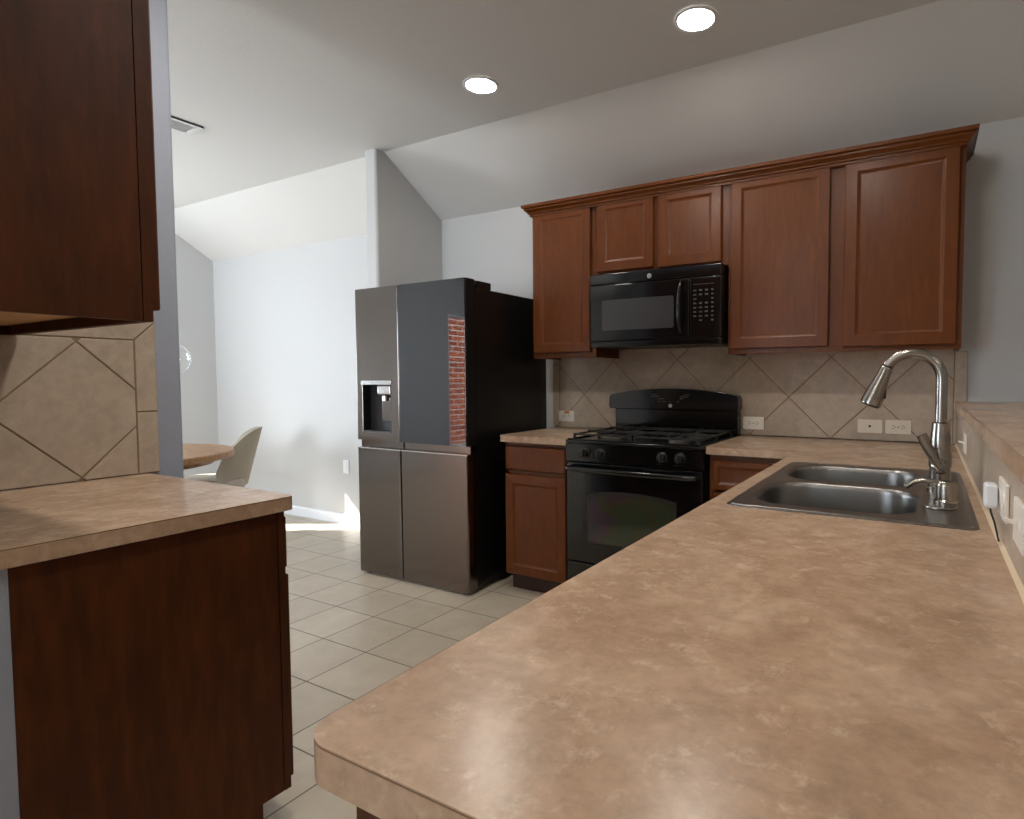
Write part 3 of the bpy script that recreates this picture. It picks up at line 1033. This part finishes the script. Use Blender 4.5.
# oven door
dz0, dz1 = 0.262, 0.792
od = MB().box(RX0 + 0.001, RX1 - 0.001, -0.660, -0.621, dz0, dz1, 0.006, 3).build('oven_door', MAT['black'], t)
wx0, wx1 = 0.138, 0.612
arch = []
for k in range(17):
    a = k / 16
    arch.append((wx1 - (wx1 - wx0) * a, 0.618 + 0.024 * (1 - (2 * a - 1) ** 2)))
fo = [(wx0 - 0.018, 0.385), (wx0 + 0.002, 0.362), (wx1 - 0.002, 0.362), (wx1 + 0.018, 0.385)] + [(0.375 + (p[0] - 0.375) * 1.076, p[1] + 0.014) for p in arch]
MB().prism(fo, 'y', -0.6612, -0.659).build('window_frame', MAT['blackmatte'], od)
MB().prism([(wx0, 0.395), (wx0 + 0.02, 0.376), (wx1 - 0.02, 0.376), (wx1, 0.395)] + arch, 'y', -0.6622, -0.6605).build('window', MAT['ovenglass'], od)
hh = MB().tube([(0.03, -0.660, 0.764), (0.032, -0.70, 0.764), (0.05, -0.707, 0.764), (0.38, -0.712, 0.762), (0.714, -0.707, 0.764), (0.732, -0.70, 0.764), (0.734, -0.660, 0.764)], [0.012, 0.013, 0.014, 0.0145, 0.014, 0.013, 0.012], 14)
hh.build('handle', MAT['black'], od)
dw = MB().box(RX0 + 0.001, RX1 - 0.001, -0.658, -0.621, 0.078, 0.255, 0.006, 3)
dw.build('storage_drawer', MAT['black'], t)
MB().box(RX0 + 0.02, RX1 - 0.02, -0.60, -0.05, 0.0, 0.0495).build('base', MAT['blackmatte'], t)
# backguard
bgp = []
for k in range(21):
    a = k / 20
    x = -0.030 + 0.800 * a
    bgp.append((x, 1.138 + 0.038 * (1 - (2 * a - 1) ** 2)))
bgd = MB()
ring_pts = [(0.772, 1.042)] + [(0.775, 1.115)] + [(p[0], p[1]) for p in bgp[::-1]] + [(-0.036, 1.10), (-0.034, 1.046)]
bgd.prism([(-0.026, 1.052), (0.766, 1.052), (0.772, 1.07), (0.770, 1.12)] + [(min(0.762, max(-0.022, p[0])), p[1]) for p in bgp[::-1]] + [(-0.032, 1.12), (-0.034, 1.07)], 'y', -0.10, -0.012, 0.004)
bgo = bgd.build('backguard', MAT['black'], t)
MB().box(0.0, 0.764, -0.075, -0.012, 0.893, 1.0515, 0.003).build('riser', MAT['black'], t)
def marks(nm, rows):
    dm = MB()
    for x, z, w_ in rows:
        dm.box(x - w_ / 2, x + w_ / 2, -0.1008, -0.0995, z - 0.0022, z + 0.0022)
    dm.build(nm, MAT['mark'], bgo, smooth=0)
marks('clock_marks', ((0.27, 1.140, 0.03), (0.275, 1.128, 0.05), (0.31, 1.116, 0.035)))
marks('timer_marks', ((0.47, 1.140, 0.04), (0.455, 1.128, 0.05), (0.44, 1.117, 0.02)))
for bx_ in (0.26, 0.30, 0.335, 0.37, 0.42):
    marks('button_mark', ((bx_, 1.099, 0.013),))
em = MB().lathe([(0.011, 0), (0.011, 0.0016), (0.0095, 0.002)], (0.372, -0.10, 1.076), (0, -1, 0), 24).build('emblem', MAT['silver'], bgo)

# ------------------------------------------------------------------ sink, faucet, soap dispenser
t = thing('kitchen_sink', 'stainless steel double-bowl drop-in sink set in the peninsula counter', 'sink', (1.5, -1.45, 0.914))
rim = MB()
rp = rrect(SX0, SX1, SY0, SY1, 0.028)
ri = rrect(SX0 + 0.010, SX1 - 0.010, SY0 + 0.010, SY1 - 0.010, 0.022)
ro = rim.prism(rp, 'z', 0.9142, 0.9165).build('rim', MAT['sink'], t, smooth=40)
deck = MB().prism(ri, 'z', 0.9150, 0.9195, 0.002).build('deck', MAT['sink'], t, smooth=40)
BOWLS = ((1.274, 1.666, -1.840, -1.485), (1.274, 1.666, -1.43, -1.098))
def cutters():
    out = []
    for x0, x1, y0, y1 in BOWLS:
        out.append(MB().prism(rrect(x0, x1, y0, y1, 0.105, 12), 'z', 0.85, 1.0).build('cut', MAT['sink']))
    return out
apply_bool(ro, cutters())
apply_bool(deck, cutters())
for x0, x1, y0, y1 in BOWLS:
    b = bmesh.new()
    rings = []
    for ins, z, r in ((-0.006, 0.9196, 0.111), (-0.002, 0.9200, 0.107), (0.003, 0.917, 0.102), (0.006, 0.905, 0.099), (0.014, 0.80, 0.09), (0.022, 0.765, 0.08), (0.045, 0.745, 0.06), (0.10, 0.738, 0.03)):
        rings.append([b.verts.new((p[0], p[1], z)) for p in rrect(x0 + ins, x1 - ins, y0 + ins, y1 - ins, r, 12)])
    n = len(rings[0])
    for A, B in zip(rings, rings[1:]):
        for i in range(n):
            b.faces.new((A[i], A[(i + 1) % n], B[(i + 1) % n], B[i]))
    b.faces.new(rings[-1])
    bmesh.ops.recalc_face_normals(b, faces=b.faces[:])
    for f_ in b.faces:
        pass
    mb = MB()
    mb.merge(b)
    bo = mb.build('bowl', MAT['sink'], t, smooth=50)
    MB().lathe([(0.044, 0), (0.044, 0.003), (0.036, 0.004), (0.030, 0.001)], ((x0 + x1) / 2, (y0 + y1) / 2, 0.7382), n=24).build('drain', MAT['chrome'], bo)

FYC = -1.46
t = thing('faucet', 'brushed nickel gooseneck pull-down faucet with a side lever behind the sink', 'faucet', (1.711, FYC, 0.92))
MB().prism(rrect(1.672, 1.745, -1.735, -1.375, 0.034), 'z', 0.9198, 0.9265, 0.002).build('deck_plate', MAT['nickel'], t)
bp = MB().lathe([(0.031, 0), (0.031, 0.008), (0.0255, 0.014), (0.0255, 0.060), (0.028, 0.064), (0.028, 0.098), (0.0245, 0.106), (0.0255, 0.112), (0.0250, 0.140), (0.0215, 0.172), (0.0215, 0.182), (0.016, 0.185)], (1.711, FYC, 0.9268), n=28)
bp.build('body', MAT['nickel'], t)
neck = [(1.711, FYC, 1.10), (1.711, FYC, 1.18), (1.711, FYC, 1.226)]
cx, cz, rr = 1.639, 1.229, 0.072
for k in range(1, 16):
    a = math.radians(150 * k / 15)
    neck.append((cx + rr * math.cos(a), FYC, cz + rr * math.sin(a)))
MB().tube(neck, 0.0148, 18).build('neck', MAT['nickel'], t)
a = math.radians(150)
p0 = Vector((cx + rr * math.cos(a), FYC, cz + rr * math.sin(a)))
dv = Vector((-math.sin(a), 0, math.cos(a)))
dv = Vector((-0.37, 0, -0.93)).normalized()
hd = MB().lathe([(0.0155, 0.002), (0.0172, 0.008), (0.0185, 0.03), (0.0265, 0.085), (0.0290, 0.112), (0.0270, 0.117)], p0, dv, 24)
ho = hd.build('spray_head', MAT['nickel'], t)
MB().lathe([(0.0154, -0.003), (0.0154, 0.0015)], p0, dv, 24).build('joint_ring', MAT['darkring'], ho)
MB().lathe([(0.025, 0.1172), (0.023, 0.120)], p0, dv, 20).build('nozzle', MAT['darkring'], ho)
bt = p0 + dv * 0.075 + Vector((0.020, -0.004, -0.006))
MB().box(bt.x - 0.006, bt.x + 0.006, bt.y - 0.007, bt.y + 0.007, bt.z - 0.016, bt.z + 0.016, 0.004).build('spray_button', MAT['darkring'], ho)
lv = MB()
L0, L1 = Vector((1.711, FYC - 0.026, 0.990)), Vector((1.665, FYC - 0.045, 1.078))
lv.lathe([(0.021, 0), (0.021, 0.012), (0.015, 0.018)], (1.711, FYC - 0.022, 0.992), (0, -1, 0), 20)
lv.tube([L0 + Vector((0, -0.012, 0)), L0.lerp(L1, 0.25) + Vector((0, -0.012, -0.006)), L0.lerp(L1, 0.6) + Vector((0, -0.006, -0.004)), L1], [0.009, 0.011, 0.0135, 0.0135], 14, flat=0.6)
lv.build('lever', MAT['nickel'], t)
t = thing('soap_dispenser', 'short nickel soap dispenser with a hooked spout in front of the faucet', 'soap dispenser', (1.722, -1.655, 0.9267))
MB().lathe([(0.027, 0), (0.027, 0.005), (0.0235, 0.009), (0.0235, 0.042), (0.0215, 0.049), (0.019, 0.052)], (1.722, -1.655, 0.9268), n=26).build('body', MAT['nickel'], t)
MB().tube([(1.722, -1.655, 0.966), (1.700, -1.655, 0.973), (1.672, -1.655, 0.976), (1.650, -1.655, 0.970), (1.634, -1.655, 0.957)], [0.011, 0.0085, 0.0075, 0.0065, 0.006], 14).build('spout', MAT['nickel'], t)

# ------------------------------------------------------------------ wall plates
def duplex(label, xc, zc, y, kind='duplex', mt='plate', mark=False):
    t = thing('outlet' if kind == 'duplex' else 'wall_plate', label, 'outlet' if kind == 'duplex' else 'wall plate', (xc, y, zc))
    MB().prism(rrect(xc - 0.0575, xc + 0.0575, zc - 0.035, zc + 0.035, 0.004, 3), 'y', y - 0.006, y, 0.0015).build('cover_plate', MAT[mt], t)
    if kind == 'duplex':
        for s in (-1, 1):
            r = MB().prism(rrect(xc + s * 0.021 - 0.0165, xc + s * 0.021 + 0.0165, zc - 0.0145, zc + 0.0145, 0.008, 4), 'y', y - 0.0085, y - 0.0055)
            ro_ = r.build('receptacle', MAT[mt], t)
            sl = MB()
            cx_ = xc + s * 0.021
            sl.box(cx_ - 0.006, cx_ + 0.004, y - 0.0092, y - 0.0080, zc + 0.0048, zc + 0.0072)
            sl.box(cx_ - 0.006, cx_ + 0.002, y - 0.0092, y - 0.0080, zc - 0.0072, zc - 0.0048)
            sl.lathe([(0.0024, 0), (0.0024, 0.001)], (cx_ + 0.009, y - 0.0082, zc), (0, -1, 0), 10)
            sl.build('slots', MAT['slot'], ro_, smooth=0)
        MB().lathe([(0.003, 0), (0.0025, 0.001)], (xc, y - 0.006, zc), (0, -1, 0), 10).build('screw', MAT['slot'], t)
    else:
        MB().lathe([(0.006, 0), (0.005, 0.002)], (xc, y - 0.006, zc), (0, -1, 0), 14).build('center_hole', MAT['slot'], t)
    if mark:
        MB().box(xc - 0.015, xc + 0.024, y - 0.0068, y - 0.0060, zc + 0.0165, zc + 0.0335).build('label_sticker', MAT['rust'], t, smooth=0)
    return t
YT = -0.0095
duplex('white double outlet with an orange sticker, beside the fridge', -0.398, 0.989, YT, mark=True)
duplex('white double outlet just right of the range backguard', 0.834, 0.984, YT)
duplex('ivory plate with one centre hole, on the backsplash beyond the sink', 1.427, 0.988, YT, 'blank', 'ivory')
duplex('ivory double outlet beside the one-hole plate, behind the faucet', 1.556, 0.988, YT, 'duplex', 'ivory')

def side_plate(label, yc, zc, kind):
    x = 1.806
    t = thing('light_switch' if kind == 'switch' else 'outlet', label, 'switch' if kind == 'switch' else 'outlet', (x, yc, zc))
    MB().prism(rrect(yc - 0.0575, yc + 0.0575, zc - 0.035, zc + 0.035, 0.004, 3), 'x', x - 0.006, x, 0.0015).build('cover_plate', MAT['plate'], t)
    if kind == 'switch':
        MB().box(x - 0.0085, x - 0.0055, yc - 0.012, yc + 0.012, zc - 0.006, zc + 0.006, 0.001).build('switch_collar', MAT['plate'], t)
        MB().prism([(x - 0.0080, zc - 0.0), (x - 0.024, zc + 0.003), (x - 0.024, zc + 0.009), (x - 0.0080, zc + 0.005)], 'y', yc - 0.004, yc + 0.004).build('toggle', MAT['plate'], t, smooth=0)
    else:
        for s in (-1, 1):
            r = MB().prism(rrect(yc + s * 0.021 - 0.0165, yc + s * 0.021 + 0.0165, zc - 0.0145, zc + 0.0145, 0.008, 4), 'x', x - 0.0085, x - 0.0055)
            r.build('receptacle', MAT['plate'], t)
    return t
side_plate('white toggle switch on the tile strip nearest the back corner, beyond the faucet', -0.77, 0.992, 'switch')
side_plate('white outlet under the bar ledge with a plug-in adapter on it', -2.022, 1.008, 'outlet')
side_plate('white toggle switch under the bar ledge at the right edge, nearer than the adapter', -2.243, 1.008, 'switch')
t = thing('plug_adapter', 'small white plug-in adapter in the outlet under the bar ledge', 'adapter', (1.78, -1.99, 1.0))
MB().box(1.774, 1.7955, -2.012, -1.972, 0.986, 1.032, 0.006, 3).build('housing', MAT['adapter'], t)
cb = [(1.785, -1.985, 0.987), (1.787, -1.985, 0.975), (1.793, -1.99, 0.955), (1.797, -2.0, 0.935), (1.799, -2.005, 0.924)]
MB().tube(cb, 0.0018, 8).build('cable', MAT['darkring'], t)

# thin vertical plate on the nook wall
t = thing('outlet', 'white upright outlet on the far nook wall left of the fridge', 'outlet', (-2.61, 0, 0.495))
NX = -2.61
ZC = 0.495
MB().prism(rrect(NX - 0.035, NX + 0.035, ZC - 0.0575, ZC + 0.0575, 0.004, 3), 'y', -0.006, -0.0002, 0.0015).build('cover_plate', MAT['trim'], t)
for s in (-1, 1):
    MB().prism(rrect(NX - 0.0145, NX + 0.0145, ZC + s * 0.021 - 0.0165, ZC + s * 0.021 + 0.0165, 0.008, 4), 'y', -0.0085, -0.0055).build('receptacle', MAT['trim'], t)

# ------------------------------------------------------------------ ceiling fittings
def downlight(x, y, label):
    t = thing('recessed_light', label, 'ceiling light', (x, y, CZ), 'recessed ceiling lights')
    MB().lathe([(0.092, -0.0005), (0.092, -0.004), (0.088, -0.0065), (0.077, -0.006), (0.074, -0.0015)], (x, y, CZ), n=40, cap=False).build('trim_ring', MAT['trim'], t)
    MB().lathe([(0.0745, -0.003), (0.0745, -0.0045), (0.05, -0.0055)], (x, y, CZ), n=40).build('lens', MAT['lens'], t)
    return t
downlight(-0.348, -0.907, 'lit round recessed ceiling light above the fridge side, the smaller looking one')
downlight(0.800, -0.897, 'lit round recessed ceiling light nearest the wall cabinets, at the top edge')

t = thing('ceiling_vent', 'white slotted air vent on the ceiling beside the left wall end', 'vent', (-2.2050, -1.5050, CZ))
m = MB().box(-2.2950, -2.1150, -1.6650, -1.6400, CZ - 0.010, CZ - 0.0003).box(-2.2950, -2.1150, -1.3500, -1.3250, CZ - 0.010, CZ - 0.0003).box(-2.2950, -2.2700, -1.6400, -1.3500, CZ - 0.010, CZ - 0.0003).box(-2.1400, -2.1150, -1.6400, -1.3500, CZ - 0.010, CZ - 0.0003)
m.build('frame', MAT['vent'], t, smooth=0)
m = MB()
for k in range(5):
    x = -2.2650 + k * 0.025
    m.prism([(x, CZ - 0.0035), (x + 0.022, CZ - 0.008), (x + 0.022, CZ - 0.006), (x, CZ - 0.002)], 'y', -1.6390, -1.3510)
m.build('louvers', MAT['vent'], t, smooth=0)
MB().box(-2.1145, -2.1110, -1.6750, -1.3350, CZ - 0.010, CZ - 0.0003).build('painted_side_shade', MAT['slot'], t, smooth=0)  # dark strip painted in as the shaded side of the vent

# ------------------------------------------------------------------ dining nook
TX, TY, TR = -2.92, -1.49, 0.64
t = thing('dining_table', 'round oak pedestal dining table in the bright nook', 'table', (TX, TY, 0))
MB().lathe([(TR - 0.006, 0.705), (TR, 0.711), (TR, 0.744), (TR - 0.006, 0.75)], (TX, TY, 0), n=72).build('tabletop', MAT['tablewood'], t)
MB().lathe([(TR - 0.12, 0.665), (TR - 0.12, 0.7048)], (TX, TY, 0), n=64).build('apron', MAT['tablewood'], t)
MB().lathe([(0.30, 0.0), (0.30, 0.03), (0.22, 0.06), (0.10, 0.13), (0.075, 0.25), (0.07, 0.45), (0.10, 0.58), (0.20, 0.6648)], (TX, TY, 0), n=40).build('pedestal', MAT['tablewood'], t)

def chair(loc, rz, label):
    """upholstered shell chair; local +y faces the table"""
    t = thing('dining_chair', label, 'chair', (0, 0, 0))
    s = MB().prism(rrect(-0.235, 0.235, -0.22, 0.24, 0.09), 'z', 0.40, 0.485, 0.02, 3)
    s.build('seat', MAT['fabric'], t, smooth=60)
    # curved wrap-around back: thick shell
    b = bmesh.new()
    N, H = 22, 12
    def shell(inner):
        rows = []
        for j in range(H + 1):
            v = j / H
            row = []
            for i in range(N + 1):
                a = -1 + 2 * i / N
                ang = math.radians(270) + a * math.radians(78)
                top = 0.862 - 0.32 * abs(a) ** 2.6
                z = 0.42 + (top - 0.42) * v
                rx = 0.262 + 0.012 * v
                ry = 0.235 + 0.11 * v * (1 - abs(a) ** 1.5)
                k = 0.036 if inner else 0.0
                row.append(b.verts.new(((rx - k) * math.cos(ang), 0.0 + (ry - k) * math.sin(ang), z)))
            rows.append(row)
        return rows
    O, I = shell(False), shell(True)
    for j in range(H):
        for i in range(N):
            b.faces.new((O[j][i], O[j][i + 1], O[j + 1][i + 1], O[j + 1][i]))
            b.faces.new((I[j][i], I[j + 1][i], I[j + 1][i + 1], I[j][i + 1]))
    for i in range(N):
        b.faces.new((O[H][i], O[H][i + 1], I[H][i + 1], I[H][i]))
        b.faces.new((O[0][i], I[0][i], I[0][i + 1], O[0][i + 1]))
    for j in range(H):
        b.faces.new((O[j][0], O[j + 1][0], I[j + 1][0], I[j][0]))
        b.faces.new((O[j][N], I[j][N], I[j + 1][N], O[j + 1][N]))
    bmesh.ops.recalc_face_normals(b, faces=b.faces[:])
    mb = MB()
    mb.merge(b)
    mb.build('backrest', MAT['fabric_dark'], t, smooth=50)
    for sx in (-1, 1):
        for sy in (-1, 1):
            MB().tube([(sx * 0.17, sy * 0.16 + 0.01, 0.41), (sx * 0.215, sy * 0.205 + 0.01, 0.0)], [0.018, 0.011], 12).build('leg', MAT['leg'], t)
    t.location = loc
    t.rotation_euler = (0, 0, rz)
    return t
CH = Vector((-3.11, -0.82, 0))
dirv = Vector((-0.55, -0.835, 0))
chair(CH, math.atan2(dirv.y, dirv.x) - PI / 2, 'taupe upholstered dining chair with a curved back at the round table')

# clear glass globe pendant over the table
GX, GY, GZ, GR = -3.12, -1.077, 1.388, 0.125
t = thing('globe_pendant', 'clear glass globe pendant lamp hanging over the round table', 'pendant lamp', (GX, GY, CZ))
gl = bmesh.new()
bmesh.ops.create_uvsphere(gl, u_segments=40, v_segments=24, radius=GR)
bmesh.ops.translate(gl, verts=gl.verts[:], vec=(GX, GY, GZ))
m = MB()
m.merge(gl)
g = m.build('globe', MAT['globe'], t, smooth=180)
MB().lathe([(0.022, 0), (0.022, 0.05), (0.008, 0.06)], (GX, GY, GZ + GR - 0.012), n=20).build('socket', MAT['brass'], t)
MB().tube([(GX, GY, GZ + GR + 0.04), (GX, GY, CZ - 0.02)], 0.002, 8).build('cord', MAT['trim'], t)
MB().lathe([(0.03, -0.012), (0.035, -0.004), (0.035, -0.0005)], (GX, GY, CZ), n=28).build('ceiling_canopy', MAT['trim'], t)
bl = bmesh.new()
bmesh.ops.create_uvsphere(bl, u_segments=20, v_segments=14, radius=0.03)
bmesh.ops.translate(bl, verts=bl.verts[:], vec=(GX, GY, GZ + 0.03))
m = MB()
m.merge(bl)
m.build('bulb', MAT['plate'], t, smooth=180)
